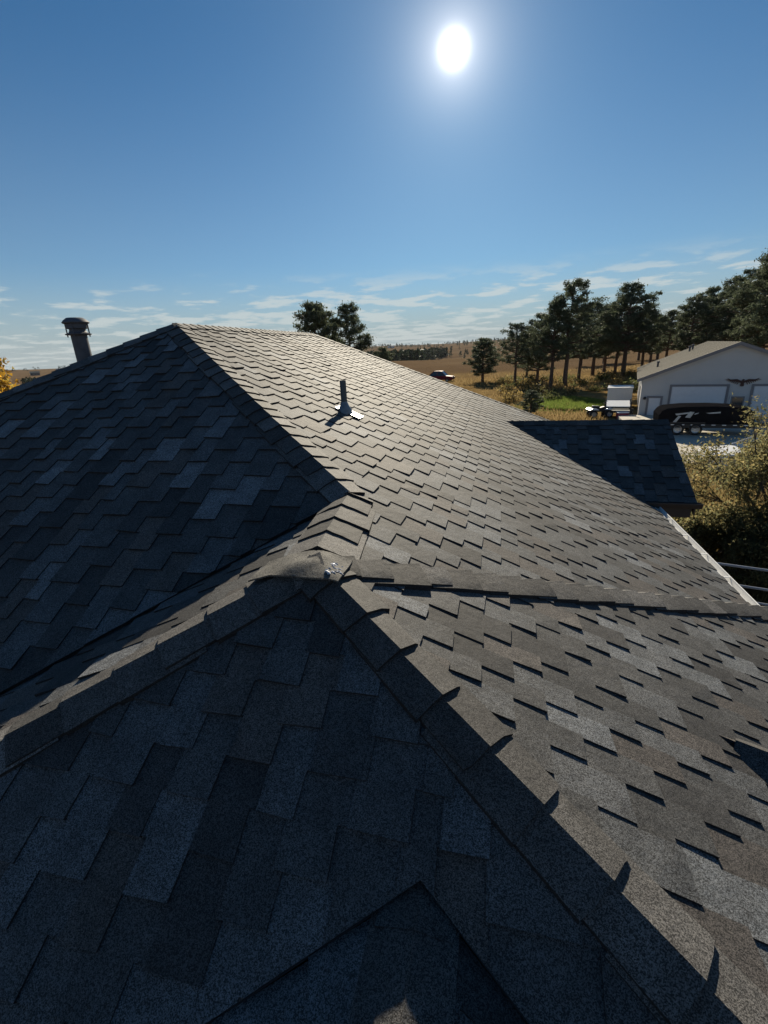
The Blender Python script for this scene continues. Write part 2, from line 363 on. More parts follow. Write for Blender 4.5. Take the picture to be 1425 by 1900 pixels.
def shingle_face(parts, seed, expo=EXPO, wm=.158, thick=.0125, parity_flip=.14, vis=True):
    r = rng(seed); parts = [[W3(p) for p in q] for q in parts]
    A = parts[0]; n = (A[1]-A[0]).cross(A[2]-A[0]).normalized()
    if n.z < 0: n = -n
    ev = Vector((-n.x*n.z, -n.y*n.z, n.x**2+n.y**2)).normalized(); eu = ev.cross(n).normalized(); o = A[0]
    c2 = []
    for q in parts:
        t = [((p-o).dot(eu), (p-o).dot(ev)) for p in q]
        if area2(t) < 0: t = t[::-1]
        c2.append(t)
    us = [p[0] for t in c2 for p in t]; vv = [p[1] for t in c2 for p in t]
    b = [min(us)-.3]; par = []; pz = 0
    while b[-1] < max(us)+.3:
        b.append(b[-1]+wm*(r.uniform(.68,1.3) if r.random() > parity_flip*.5 else r.uniform(1.4,1.8))); pz ^= 1; par.append(pz)
    nrow = int((max(vv)-min(vv))/expo)+3
    drift = [r.uniform(-.022,.022)+.006*i for i in range(nrow+2)]
    for row in range(nrow):
        for j in range(len(b)-1):
            if (row+par[j]) & 1: continue
            v0 = min(vv)+(row-1)*expo+r.uniform(-.003,.003); v1 = v0+2*expo+.02
            jt = lambda: r.uniform(-.016,.016)
            u0, u1 = b[j]+jt()+drift[row], b[j+1]+jt()+drift[row]
            sk = r.uniform(-.004,.004)
            vm = v0+expo*1.03; s0_, s1_ = r.uniform(-.004,.004), r.uniform(-.004,.004)
            quad = [(u0, v0+sk), (u1, v0-sk), (u1+s1_, vm), (u1+.085, vm+.004), (u1+.085, v1), (u0-.085, v1), (u0-.085, vm+.004), (u0+s0_, vm)]
            col = tone(r); th_ = thick*r.uniform(.85,1.2); lift = (r.uniform(0,.004), r.uniform(0,.004)); cl = r.random() < .07
            mb = MB(); ok = False; ap = 0
            for t in c2:
                pl = clip(quad, t)
                if len(pl) < 3 or area2(pl) < 6e-4: continue
                # drop near-duplicate points
                pl2 = [p for i, p in enumerate(pl) if (p[0]-pl[i-1][0])**2+(p[1]-pl[i-1][1])**2 > 1e-7]
                if len(pl2) < 3: continue
                top = []; bot = []
                for (u, v) in pl2:
                    f = max(0, 1-(v-v0)/(v1-v0)); lu = lift[0] if u < (u0+u1)/2 else lift[1]
                    h = th_*f+lu*max(0, f*2-1)+(.005*max(0, f*4-3) if cl and lu > .002 else 0)
                    p = o+eu*u+ev*v; top.append(p+n*h); bot.append(p-n*.008)
                k = len(top)
                mb.add(top+bot, [list(range(k))]+[[i+k, (i+1)%k+k, (i+1)%k, i] for i in range(k)], col); mb.c[-k:] = [(.016,.016,.017)]*k; ok = True
                if vis:
                    pp = [px(p) for p in top]
                    if all(pp): ap += abs(area2(clip(pp if area2(pp) > 0 else pp[::-1], FRAME) or [(0,0)]))
            if ok: PIECES.append((ap, mb))
shingle_face([[uA,uQ,uK,uE1,uC,uB],[uQ,uPr,uK]], 11)
shingle_face([[uA,uHL,uV,uQ]], 22, wm=.175)
gd = Vector((0,0,-.022)); shingle_face([[uP+gd,uQ+gd,uV+gd,uHG+gd]], 33)
shingle_face([[uP,uHG,fl,fa],[uP,fa,fR,uHR]], 44, wm=.165)
shingle_face([[uP,uHR,uHB]], 55, wm=.15)
shingle_face([[ga,gr,gc,gv]], 66, wm=.18)
shingle_face([[ga,gv2,gc2,gr]], 67, vis=False)
shingle_face([[gfa,gfl,gfl2,gfr]], 77, expo=.143, wm=.22, thick=.011); shingle_face([[gfa,gfr,gfR2,gfR]], 78, expo=.143, wm=.22, thick=.008)
shingle_face([[ra_,rn,rn2,rr]], 88); shingle_face([[ra_,rr,rf2,rf]], 89)
PIECES.sort(key=lambda t: -t[0])
for ap, mb in PIECES[:300]: mb.build('shingle', m_sh, roof)
rest = MB()
for ap, mb in PIECES[300:]:
    i = len(rest.v); rest.v += mb.v; rest.f += [[q+i for q in f] for f in mb.f]; rest.c += mb.c
tag(rest.build('shingle_field', m_sh, roof), kind='stuff')

def caps(p0, p1, nA, nB, expo=.17, wid=.15, seed=1, lift=.020, roundr=.035, skip=0, length=1.75):
    """folded cap shingles along p0 (upper/far end) -> p1 (lower/near end); butts face p1"""
    r = rng(seed); p0, p1 = W3(p0), W3(p1); h = (p0-p1); L = h.length; h.normalize()
    nA, nB = Vector(nA).normalized(), Vector(nB).normalized()
    dA = nA.cross(h); dB = nB.cross(h)
    up = (nA+nB).normalized()
    if dA.dot(nB) > 0: dA = -dA
    if dB.dot(nA) > 0: dB = -dB
    n = int(L/expo)+1
    for i in range(skip, n):
        s0 = i*expo+r.uniform(-.012,.012); s1 = min(s0+expo*length, L+.03)
        if s1-s0 < .05: continue
        g = r.uniform(.040,.080) if r.random() < .7 else r.uniform(.085,.12)
        col = (g*1.05, g, g*.95); secs = []
        wA, wB = wid*r.uniform(.86,1.12), wid*r.uniform(.86,1.12)
        for s, lf in ((s0, 1), ((s0+s1)*.5, .45), (s1, 0)):
            base = p1+h*s; e = .007+lift*(.15+.95*lf)
            cA, cB = r.uniform(0,.009)*lf, r.uniform(0,.009)*lf
            sk = r.uniform(-.012,.012)
            pts = [base+dA*wA+nA*(e*.4+.011+cA)+h*sk, base+dA*.075+nA*(e*.85+.008), base+dA*roundr*.6+up*(e+.004), base+up*(e+.006), base+dB*roundr*.6+up*(e+.004), base+dB*.075+nB*(e*.85+.008), base+dB*wB+nB*(e*.4+.011+cB)-h*sk]
            secs.append(pts)
        mb = MB(); V = []; Fc = []; K = 7
        for sct in secs: V += sct
        for sct in secs: V += [q-up*.032 for q in sct]
        for a in range(2):
            for q in range(K-1): Fc.append([a*K+q, a*K+q+1, (a+1)*K+q+1, (a+1)*K+q])
            Fc.append([a*K, (a+1)*K, (a+1)*K+3*K, a*K+3*K]); Fc.append([a*K+K-1, a*K+K-1+3*K, (a+1)*K+K-1+3*K, (a+1)*K+K-1])
            for q in range(K-1): Fc.append([3*K+a*K+q, 3*K+(a+1)*K+q, 3*K+(a+1)*K+q+1, 3*K+a*K+q+1])
        for q in range(K-1): Fc.append([q, 3*K+q, 3*K+q+1, q+1])
        mb.add(V, Fc, col); mb.c = [col if (min(f) < 3*K and max(f) < 3*K) else (.016,.016,.017) for f in Fc]; mb.build('ridge_cap', m_sh, roof, smooth=40)
nR = (m_,0,1); nL = (0,-mL_,1); nR2 = (m2_,0,1); nW = (-m_,0,1); nBk = (0,mL_,1)
nG = (uQ-uP).cross(Vector(dHL)); nG = nG if nG.z > 0 else -nG
caps(uA, uQ, nR, nL, .175, .14, 1)
caps(uB, uA, nR, nW, .15, .13, 2, lift=.014)
caps(uB, uC, nR, nBk, .16, .12, 3, lift=.012)
caps(uA, uHL, nL, nW, .20, .14, 4)
caps(uQ, uP+(uQ-uP)*.10, nR, nG, .20, .19, 5, lift=.02, roundr=.06)
caps(uP, uHG, nL, nG, .215, .125, 6, lift=.028, roundr=.012)
caps(uP, uHR, nL, nR2, .235, .12, 7, lift=.030, roundr=.012)
caps(uP, uHB, nR2, nBk, .185, .14, 8, lift=.034)
caps(gfa, gfr, (-FP,-FS,1), (FP,-FS,1), .30, .13, 13, lift=.004, roundr=.012)
caps(ga, gr, (0,-GP,1), (0,GP,1), .2, .14, 9, lift=.012)
caps(ra_+rdir*.12, rr, nN, nFr, .2, .15, 12, lift=.012)
# bent cap and sealant over the wing's peak
def draped(c, lx, ly, nx, ny, f, name, mt, parent, col):
    mb = MB(); V = []
    for a in range(nx+1):
        for b in range(ny+1):
            u, v = (a/nx-.5)*lx, (b/ny-.5)*ly; V.append(f(u, v))
    T = len(V); V += [p-Vector((0,0,.008)) for p in V]; Fc = []
    for a in range(nx):
        for b in range(ny):
            i = a*(ny+1)+b; Fc += [[i, i+ny+1, i+ny+2, i+1], [T+i, T+i+1, T+i+ny+2, T+i+ny+1]]
    rim = [(0,b) for b in range(ny)]+[(a,ny) for a in range(nx)]+[(nx,b) for b in range(ny,0,-1)]+[(a,0) for a in range(nx,0,-1)]
    for q in range(len(rim)):
        i = rim[q][0]*(ny+1)+rim[q][1]; e = rim[(q+1)%len(rim)]; j = e[0]*(ny+1)+e[1]; Fc.append([i, j, T+j, T+i])
    mb.add(V, Fc, col); return mb.build(name, mt, parent, smooth=50)
wp = W3(uP)
def peak(u, v):
    u -= .05; x, y = u, v-.04
    # lowest-envelope roof height around the peak, softened
    h = -math.sqrt((m_*.9*x)**2+.0012) + .03
    if y < 0: h = min(h, -math.sqrt((mL_*.9*y)**2+.0009)*.9+.03) if abs(y)*mL_ > abs(x)*m_ else h
    return wp+Vector((x, y, h*.9+.030+.006*math.sin(u*31)*math.sin(v*27)))
pk = draped(wp, .46, .22, 12, 8, peak, 'peak_cap', m_sh, roof, (.095,.09,.08))
tag(pk, 'bent cap shingle folded over the peak with shiny sealant')
r = rng(5); sb = MB()
for q in range(16):
    cx0, cy0 = .185+r.gauss(0,.022), -.03+r.gauss(0,.035)
    p = peak(cx0, cy0)+Vector((0,0,.001)); n_ = 9; rad = r.uniform(.005,.017)
    ring = [peak(cx0+rad*r.uniform(.4,1.5)*math.cos(6.283*a/n_), cy0+rad*r.uniform(.3,.9)*math.sin(6.283*a/n_))+Vector((0,0,.0006)) for a in range(n_)]
    for a in range(n_): sb.poly([p+Vector((0,0,.003)), ring[a], ring[(a+1)%n_]])
sb.build('sealant', m_seal, pk, smooth=True)

# flue vent on the far left slope
def left_z(x): return uA.z+m_*(x-uA.x)
fx, fy = -5.25, 5.16; fb = W3((fx, fy, left_z(fx)))
mb = MB().lathe([(.088,-.05),(.088,.52),(.088,.53)], fb, 24).lathe([(.17,.03),(.10,.12),(.089,.16)], fb, 24)
flue = mb.build('flue_vent', m_flue, house, smooth=35); tag(flue, 'round metal flue pipe with storm collar and domed cap')
MB().lathe([(.089,.53),(.138,.535),(.141,.545),(.10,.56),(.09,.58)], fb, 24).build('lower_collar', m_flue, flue, smooth=35)
MB().lathe([(.088,.545),(.088,.60),(.115,.605),(.12,.66),(.12,.67)], fb, 24).build('cap_band', m_flue, flue, smooth=35)
for q in range(4):
    a = q*math.pi/2+.4; MB().box((fb.x+.125*math.cos(a)-.005, fb.y+.125*math.sin(a)-.005, fb.z+.51), (fb.x+.125*math.cos(a)+.005, fb.y+.125*math.sin(a)+.005, fb.z+.675)).build('strut', m_flue, flue)
MB().lathe([(.12,.655),(.143,.665),(.146,.675),(.125,.70),(.09,.725),(.0001,.732)], fb, 24).build('domed_cap', m_flue, flue, smooth=35)
# plumbing vent on the sunlit slope
pb = W3(onR(-1.69, 5.017)); th = math.atan(m_)
pv = MB().lathe([(.033,-.03),(.033,.335),(.027,.335),(.027,.2)], pb, 20).build('plumbing_vent', m_pipe, house, smooth=35); tag(pv, 'dark plumbing vent pipe with flared boot flashing')
MB().lathe([(.085,-.03),(.078,.03),(.052,.07),(.037,.105),(.034,.115)], pb, 20).build('boot', m_lead, pv, smooth=35)
fp = MB(); eu_, ev_, nn = Vector((0,1,0)), Vector((-math.cos(th),0,math.sin(th))), Vector(nR).normalized()
c = [pb+eu_*a+ev_*b+nn*.020 for a, b in ((-.07,-.19),(.10,-.19),(.10,.10),(-.07,.10))]
fp.prism(c, nn*.004).build('flange', m_galv, pv)
fj = MB(); cc = [pb+eu_*a+ev_*b+nn*.0265 for a, b in ((.02,-.185),(.13,-.185),(.135,-.06),(.02,-.06))]
# gutter along the eave of the main sunlit slope
def gutter(name, y0, y1, x, z, parent, mt, axis='y'):
    prof = [(0,.0),(0,-.09),(.065,-.09),(.088,-.02),(.088,.0),(.076,.0),(.076,-.015),(.058,-.082),(.008,-.082),(.008,0)]
    mb = MB(); pts = [Vector((x+a, y0, z+b)) if axis == 'y' else Vector((y0, x-a, z+b)) for a, b in prof]
    mb.prism(pts, (0,y1-y0,0) if axis == 'y' else (y1-y0,0,0)); return mb.build(name, mt, parent)
e1 = W3((EX,uE1.y,ZE)); gy1 = W3(gv).y
gt = gutter('gutter', e1.y-1.2, gy1+.15, e1.x-.005, e1.z+.012, house, m_gutter)
MB().box((e1.x-.03, e1.y-1.2, e1.z-.16), (e1.x-.008, W3(uC).y, e1.z-.004)).build('fascia', m_gutter, house)
yy = e1.y-.9
while yy < gy1: MB().box((e1.x-.002, yy, e1.z+.004), (e1.x+.08, yy+.022, e1.z+.011)).build('hanger', m_gutter, gt); yy += .62
# eave trim, gable gutter and walls
g0 = W3(gc); g1 = W3(gv)
gutter('gutter', g1.x-.25, g0.x+.06, g0.y+.01, g0.z+.01, house, m_fascia, 'x')
fb_ = MB(); fb_.box((g1.x+.05, g0.y+.012, g0.z-.25), (g0.x-.06, g0.y+.04, g0.z-.015)); fb_.build('fascia', m_fascia, house)
rk = W3(gr)
for a, b in ((W3(gr), W3(gc)), (W3(gr), W3(gc2))):
    MB().prism([a+Vector((-.03,0,-.02)), b+Vector((-.03,0,-.02)), b+Vector((-.03,0,-.20)), a+Vector((-.03,0,-.22))], (.022,0,0)).build('rake_board', m_fascia, house)
MB().prism([Vector((g1.x-.2,g0.y+.25,g0.z-.16)), Vector((g0.x-.3,g0.y+.25,g0.z-.16)), Vector((g0.x-.3,rk.y,rk.z-.22)), Vector((g1.x-.2,rk.y,rk.z-.22))], (0,.02,0)) if False else None
wl = MB(); wx = g0.x-.32; y0g, y1g = g0.y+.3, W3(gc2).y-.3
wl.prism([(wx,y0g,0),(wx,y1g,0),(wx,y1g,g0.z-.1),(wx,rk.y,rk.z-.2),(wx,y0g,g0.z-.1)], (-.12,0,0)); wl.build('gable_wall', m_wall, house)
MB().box((g1.x-.1, y0g, 0), (wx-.13, y0g+.12, g0.z-.12)).build('gable_side_wall', m_wall, house)
sf = MB().box((g1.x+.0, g0.y+.045, g0.z-.25), (g0.x-.06, g0.y+.42, g0.z-.24)); sf.build('soffit', m_fascia, house)
q = lambda p, dx, dy: (W3(p).x+dx, W3(p).y+dy)
ez = W3((0,0,ZE)).z
def wall(ax, ay, bx, by):
    d = Vector((bx-ax, by-ay, 0)); n = Vector((-d.y, d.x, 0)).normalized()*.14
    MB().prism([(ax,ay,0),(bx,by,0),(bx,by,ez-.05),(ax,ay,ez-.05)], n).build('wall', m_wall, house)
i_ = .45
xr, xl, yb, yf = W3(uC).x-i_, W3(uHL).x+i_, W3(uC).y-i_, W3(uHL).y+i_
wyf = W3(uHG).y+i_; wxl = W3(uHG).x+i_; wxr = W3(uHR).x-i_; wyb = W3(uHB).y-i_
wall(xr, yb, xl, yb); wall(xl, yb, xl, yf); wall(xl, yf, wxl, yf); wall(wxl, yf, wxl, wyf); wall(wxl, wyf, wxr, wyf); wall(wxr, wyf, wxr, wyb); wall(wxr, wyb, xr, wyb); wall(xr, wyb, xr, yb)
MB().prism([(wxl,wyf-1.0,0),(fa.x*S*2-wxl,wyf-1.0,0),(fa.x*S,wyf-1.0,W3(fa).z-.1)], (0,.1,0)).build('gable_wall', m_wall, house)
rgx = wxr+.1
MB().prism([(rgx,W3(rn).y+.2,0),(rgx,W3(rf).y-.2,0),(rgx,W3(rf).y-.2,ez-.1),(rgx,W3(ra_).y,W3(ra_).z-.15),(rgx,W3(rn).y+.2,ez-.1)], (-.1,0,0)).build('gable_wall', m_wall, house)

# ---------------------------------------------------------------- vegetation
m_bark = mat('pine_bark', (.11,.07,.05), .9, var=.35, vscale=6, bump=.6, bscale=20)
m_needle = mat('pine_needles', (1,1,1), .6, attr=True, trans=.35, spec=.06)
m_leaf = mat('leaves', (1,1,1), .55, attr=True, trans=.65, spec=.05)
m_twig = mat('twigs', (.13,.105,.08), .9, var=.3, vscale=10)
def tri_cloud(c, size, g, elong=2.2):
    """one elongated random triangle round each centre"""
    n = len(c); d = g.normal(size=(n,3)); d /= np.linalg.norm(d, axis=1)[:,None]
    e = g.normal(size=(n,3)); e -= d*(e*d).sum(1)[:,None]; e /= np.linalg.norm(e, axis=1)[:,None]
    sz = size*g.uniform(.6,1.4,(n,1))
    v = np.stack([c+d*sz*elong*.5, c-d*sz*elong*.5+e*sz*.5, c-d*sz*elong*.5-e*sz*.5], 1).reshape(-1,3)
    return v, np.arange(3*n).reshape(-1,3)
def pine_meshes(seed, h, dense=1.0, conic=.5, base=.22):
    r = rng(seed); g = np.random.default_rng(seed); mb = MB()
    bend = [Vector((r.uniform(-.02,.02)*h*t, r.uniform(-.02,.02)*h*t, h*t)) for t in (0,.15,.3,.5,.7,.85,.98)]
    def at(t):
        t = min(.98, max(0, t)); q = [0,.15,.3,.5,.7,.85,.98]
        for i in range(6):
            if t <= q[i+1]: return bend[i].lerp(bend[i+1], (t-q[i])/(q[i+1]-q[i]))
    rb = .018*h+.06
    mb.tube([b-Vector((0,0,.15 if i == 0 else 0)) for i, b in enumerate(bend)], [rb*1.15, rb, rb*.85, rb*.65, rb*.42, rb*.25, .02], 8)
    C = []; SZ = []
    nb = int(54*dense); az = 0
    for i in range(nb):
        t = base+(1-base)*((i+r.random()*.8)/nb); az += 2.4+r.uniform(-.5,.5)
        prof = (1-((t-base)/(1-base))**1.7)**.8*conic+(1-conic)*math.sin(math.pi*min(1, (t-base)/(1-base)*.86+.12))**.7
        L = h*.30*prof*r.uniform(.5,1.2)+.25
        p0 = at(t); d = Vector((math.cos(az), math.sin(az), r.uniform(-.12,.25))); d.normalize()
        p1 = p0+d*L*.55; p2 = p0+d*L+Vector((0,0,L*r.uniform(.05,.28)))
        mb.tube([p0, p1, p2], [.014*h*(1-t)+.025, .009*h*(1-t)+.018, .01], 5, caps=False)
        nc = max(2, int(3+L*1.7))
        for q in range(nc):
            s = .35+.65*(q+r.random())/nc; b = p0.lerp(p1, s*2) if s < .5 else p1.lerp(p2, s*2-1)
            rad = r.uniform(.20,.42)*(.55+.045*h)
            cc = b+Vector((r.gauss(0,.2), r.gauss(0,.2), r.uniform(0,.3)))*(L*.35)
            m = int(46*dense); x = g.normal(size=(m,3))*rad*np.array([.62,.62,.40])
            C.append(np.array(cc)+x); SZ.append(np.full(m, r.uniform(.6,1.25)))
    top = at(.97)
    for q in range(5):
        x = g.normal(size=(30,3))*np.array([.22,.22,.3])*h*.045; C.append(np.array(top)+x+np.array([0,0,-q*.03*h])); SZ.append(np.full(30,1.))
    C = np.concatenate(C); SZ = np.concatenate(SZ)
    v, t = tri_cloud(C, .075+.003*h, g, 2.6)
    gg = (.6+.5*SZ)*g.uniform(.75,1.25,len(C)); col = np.stack([.105*gg, .125*gg, .078*gg], 1)
    return mb.mesh('trunk', m_bark, 60), arr_mesh('crown', v, t, col, [m_needle])
PINES = [pine_meshes(s, h, d, c, b) for s, h, d, c, b in ((1,12,1.0,.35,.26),(2,12,1.05,.6,.2),(3,12,.85,.3,.36),(4,12,.95,.5,.3),(5,8,1.1,.6,.16),(6,14,1.0,.4,.34))]
PH = [12,12,12,12,8,14]
def pine(kind, x, y, h, label, group=None, rz=0, wide=1.0, dz=0):
    z = float(terrain_z(x, y))+dz; s = h/PH[kind]
    o = empty('pine_tree', (x, y, z), rz, label, 'pine tree', group); o.scale = (s*wide, s*wide, s)
    for n, me_ in zip(('trunk', 'crown'), PINES[kind]): link(bpy.data.objects.new(n, me_), o)
    return o
def pol(az, d): return d*math.sin(R_(az)), d*math.cos(R_(az))
GR = 'pines standing in the dry grass beside the barn'
def pp(kind, az, d, el, label, group=None, wide=1., rz=0):
    x, y = pol(az, d); h = CZ+d*math.tan(R_(el))-float(terrain_z(x, y)); pine(kind, x, y, h, label, group, rz, wide)
pp(4, -1.8, 78, 1.0, 'small bushy pine at the open end of the pine row', wide=1.35, rz=1)
pp(2, 1.9, 67, 2.3, 'pine with a bare lower trunk and rounded crown next to the small bushy pine', wide=1.1, rz=2)
pp(1, 4.4, 70, 3.2, 'dense conical pine with foliage to the ground in the pine row', wide=1.0, rz=.3)
pp(3, 5.9, 65, 4.5, 'pine leaning against the tallest open-crowned pine of the row', wide=.95, rz=2.2)
pp(2, 7.4, 65.5, 6.1, 'tall open-crowned pine with bare lower trunk in the pine row', wide=.95, rz=.7)
pp(1, 3.2, 84, 2.0, 'pine half hidden behind the conical pine of the row', wide=1.0, rz=3)
pp(3, 8.8, 76, 3.6, 'pine filling the gap beside the tall open-crowned pine', wide=1.0, rz=1.9)
pp(1, 11.3, 92, 3.6, 'pine standing between the shorter pine and the twin-stem pine', wide=1.0, rz=2.9)
pp(3, 14.9, 84, 3.4, 'pine beside the broad tall pine near the barn eave', wide=1.0, rz=.2)
pp(0, 10.2, 84, 3.9, 'shorter pine set back between two tall pines', wide=1.05, rz=4)
pp(5, 12.4, 82, 4.3, 'twin-stem pine partly in front of the broad tall pine', wide=.9, rz=3.3)
pp(0, 13.2, 80, 5.4, 'broad tall dark pine behind the white trailer', wide=1.1, rz=5)
r = rng(91)
for az, d, el, kd, wd in ((17.0,92,2.6,3,1.2),(18.8,80,3.9,0,1.0),(20.1,88,4.4,1,1.05),(21.6,78,5.0,3,1.0),(23.3,74,5.6,5,1.0),(24.6,66,6.9,0,1.0),(26.2,62,7.6,5,1.05),(27.9,64,8.3,3,1.1),(29.5,70,8.0,0,1.1),(15.6,105,2.4,1,1.2),(31.0,75,7.6,1,1.1)):
    pp(kd, az, d, el, 'tall dark pine in the grove behind the white barn', 'pines in the grove behind the barn', wd, r.uniform(0,6))
for az, d, el, kd in ((8.9,120,1.4,1),(11.2,125,1.8,0),(14.5,130,1.7,3),(16.2,128,1.9,1),(19.6,120,2.6,0),(22.6,115,3.2,2),(25.5,110,4.4,3)):
    pp(kd, az, d, el, 'dark pine in the back row seen between nearer pine trunks', 'pines in the back row', 1.5, r.uniform(0,6))
pp(4, -21.5, 46, 5.55, 'narrow pine top rising above the roof ridge, the smaller of the pair', wide=.95, rz=1.4)
pp(0, -17.6, 46, 5.35, 'fuller pine top rising above the roof ridge, the larger of the pair', wide=.85, rz=2.5)
pp(1, -13.6, 60, .5, 'pine tip just showing over the far roof hip', wide=1.2, rz=.5)
x, y = pol(3.9, 38); pine(4, x, y, 2.0, 'young green pine sapling at the edge of the grass', None, .4, 1.5)
# far woods and scattered far trees
def far_trees(name, pts, label, seed):
    g = np.random.default_rng(seed); Vs = []; Cs = []
    for (x, y, h, wd) in pts:
        z = float(terrain_z(x, y)); n = 34; t = g.random(n)**.9
        rad = wd*(1-t*.8)*g.uniform(.3,1,n); a = g.uniform(0,2*math.pi,n)
        c = np.stack([x+rad*np.cos(a), y+rad*np.sin(a), z+h*(.08+t*.9)], 1)
        v, _ = tri_cloud(c, h*.16, g, 1.6); Vs.append(v); b = g.uniform(.7,1.3,n); Cs.append(np.stack([.022*b,.032*b,.020*b],1))
    v = np.concatenate(Vs); o = link(bpy.data.objects.new(name, arr_mesh(name, v, np.arange(len(v)).reshape(-1,3), np.concatenate(Cs), [m_needle])))
    return tag(o, label, 'woods', kind='stuff')
g = np.random.default_rng(7)
pts = []
for i in range(1500):
    az = g.uniform(-22, -6.0); d = g.uniform(440, 900); 
    if az > -9 and d < 640+(az+9)*60: continue
    x, y = pol(az, d); pts.append((x, y, g.uniform(10,16), g.uniform(2.4,4)))
far_trees('pine_forest', pts, 'hazy dark pine forest filling the valley beyond the field', 3)
pts = []
for i in range(420):
    az = g.uniform(-24, 12); d = g.uniform(1700, 2700); x, y = pol(az, d); pts.append((x, y, g.uniform(7,13), g.uniform(3,7)))
for i in range(40):
    az = g.uniform(-9, 2); d = g.uniform(700, 1300); x, y = pol(az, d); pts.append((x, y, g.uniform(7,12), g.uniform(2.5,4)))
far_trees('hill_trees', pts, 'tiny trees scattered over the far hills', 4)
pts = []
for i in range(70):
    az = g.choice([-50.6,-49.6,-48.4,-47.3])+g.normal()*.5; d = g.uniform(330, 420); x, y = pol(az, d); pts.append((x, y, g.uniform(4,6.5), g.uniform(2.5,4)))
for i in range(60):
    az = g.uniform(-56,-42); d = g.uniform(1200, 1800); x, y = pol(az, d); pts.append((x, y, g.uniform(5,9), g.uniform(4,7)))
far_trees('field_bushes', pts, 'low dark bushes in the fields left of the house', 5)

def broadleaf(seed, h, rad, nbr, nleaf, leaf, cols, crown_base=.15, zs=1.0):
    r = rng(seed); g = np.random.default_rng(seed); mb = MB(); tips = []
    def grow(p, d, L, rd, lev):
        q = p+d*L*.5+Vector((r.gauss(0,.06), r.gauss(0,.06), r.gauss(0,.04)))*L; e = p+d*L+Vector((0,0,.06*L))
        mb.tube([p, q, e], [rd, rd*.78, rd*.55], 6 if lev < 2 else 4, caps=False)
        if lev >= 3: tips.append((q, e)); return
        if lev == 2: tips.append((q, e))
        for _ in range(r.randint(3,4)):
            dd = (d+Vector((r.gauss(0,.55), r.gauss(0,.55), r.gauss(.05,.35)))).normalized(); grow(q.lerp(e, r.uniform(.3,1)), dd, L*r.uniform(.5,.75), rd*.52, lev+1)
    for i in range(nbr):
        a = i*2.4+r.uniform(-.4,.4); lean = r.uniform(.15,.75)
        d = Vector((math.cos(a)*lean*rad/h*2, math.sin(a)*lean*rad/h*2, 1)).normalized()
        grow(Vector((math.cos(a)*.1, math.sin(a)*.1, -.1)), d, h*r.uniform(.36,.5), .02+h*.012, 0)
    T = np.array([[*a, *b] for a, b in tips]); k = g.integers(0, len(T), nleaf); s = g.random((nleaf,1))*1.25
    c = T[k,:3]*(1-s)+T[k,3:]*s+g.normal(size=(nleaf,3))*np.array([.16,.16,.13])*h/4
    c = c[c[:,2] > h*.06]
    v, t = tri_cloud(c, leaf, g, 1.5); n = len(c)
    ci = np.array(cols)[(g.random(n)**1.2*len(cols)).astype(int)]; 
    clump = np.array([rng(int(q)).uniform(.65,1.3) for q in k[:n]])
    return mb.mesh('branches', m_twig, 60), arr_mesh('crown', v, t, ci*(clump*g.uniform(.75,1.25,n))[:,None], [m_leaf])
OLIVE = [(.22,.20,.095),(.19,.185,.095),(.25,.215,.095),(.15,.16,.08),(.32,.265,.125)]
YEL = [(.42,.24,.03),(.5,.30,.04),(.34,.20,.03),(.28,.22,.05)]
def shrub(name, meshes, x, y, label, cat, rz=0, sc=1, group=None):
    o = empty(name, (x, y, float(terrain_z(x, y))), rz, label, cat, group); o.scale = (sc,)*3
    for n, me_ in zip(('branches', 'crown'), meshes): link(bpy.data.objects.new(n, me_), o)
    return o
BL1 = broadleaf(41, 3.9, 2.3, 11, 38000, .043, OLIVE)
BL2 = broadleaf(42, 2.1, 1.9, 12, 20000, .042, OLIVE)
shrub('leafy_tree', BL1, 7.15, 12.0, 'tall olive green leafy tree with pale twigs beside the pipe fence', 'tree')
shrub('shrub', BL2, 4.75, 10.9, 'yellowish low shrub against the eave gutter', 'shrub', 1.3, .95)
shrub('shrub', BL2, 5.9, 10.4, 'olive low shrub under the tall leafy tree', 'shrub', 4.0, 1.05)
shrub('shrub', BL2, 5.2, 12.0, 'low shrub between the porch gable and the tall leafy tree', 'shrub', 2.4, .65)
shrub('shrub', BL2, 7.3, 10.6, 'dense shrub behind the pipe fence, beyond the tall leafy tree', 'shrub', 5.2, 1.2)
shrub('yellow_tree', broadleaf(43, 6.2, 2.4, 8, 14000, .13, YEL), -23.4, 15.6, 'bright yellow autumn tree beyond the left end of the roof', 'tree')

def tufts(name, n, fn, hh, col, seed, label):
    g = np.random.default_rng(seed); xy = fn(g, n); z = terrain_z(xy[:,0], xy[:,1]); n = len(xy)
    a = g.uniform(0, 2*math.pi, n); w_ = .018*hh/.3*(1+g.random(n)); H = hh*g.uniform(.4,1.3,n)
    p = np.stack([xy[:,0], xy[:,1], z-.02], 1); s = np.stack([np.cos(a)*w_, np.sin(a)*w_, 0*a], 1)
    tip = p+np.stack([g.normal(size=n)*H*.35, g.normal(size=n)*H*.35, H], 1)
    v = np.stack([p-s, p+s, tip], 1).reshape(-1,3); b = g.uniform(.6,1.4,(n,1))
    o = link(bpy.data.objects.new(name, arr_mesh(name, v, np.arange(3*n).reshape(-1,3), np.array(col)*b, [m_leaf])))
    return tag(o, label, 'grass', kind='stuff')
tufts('dry_grass', 60000, lambda g, n: np.stack([g.uniform(3.0,14,n), g.uniform(6,21,n)], 1), .42, (.24,.18,.08), 1, 'tall dry yellow grass around the leafy trees')
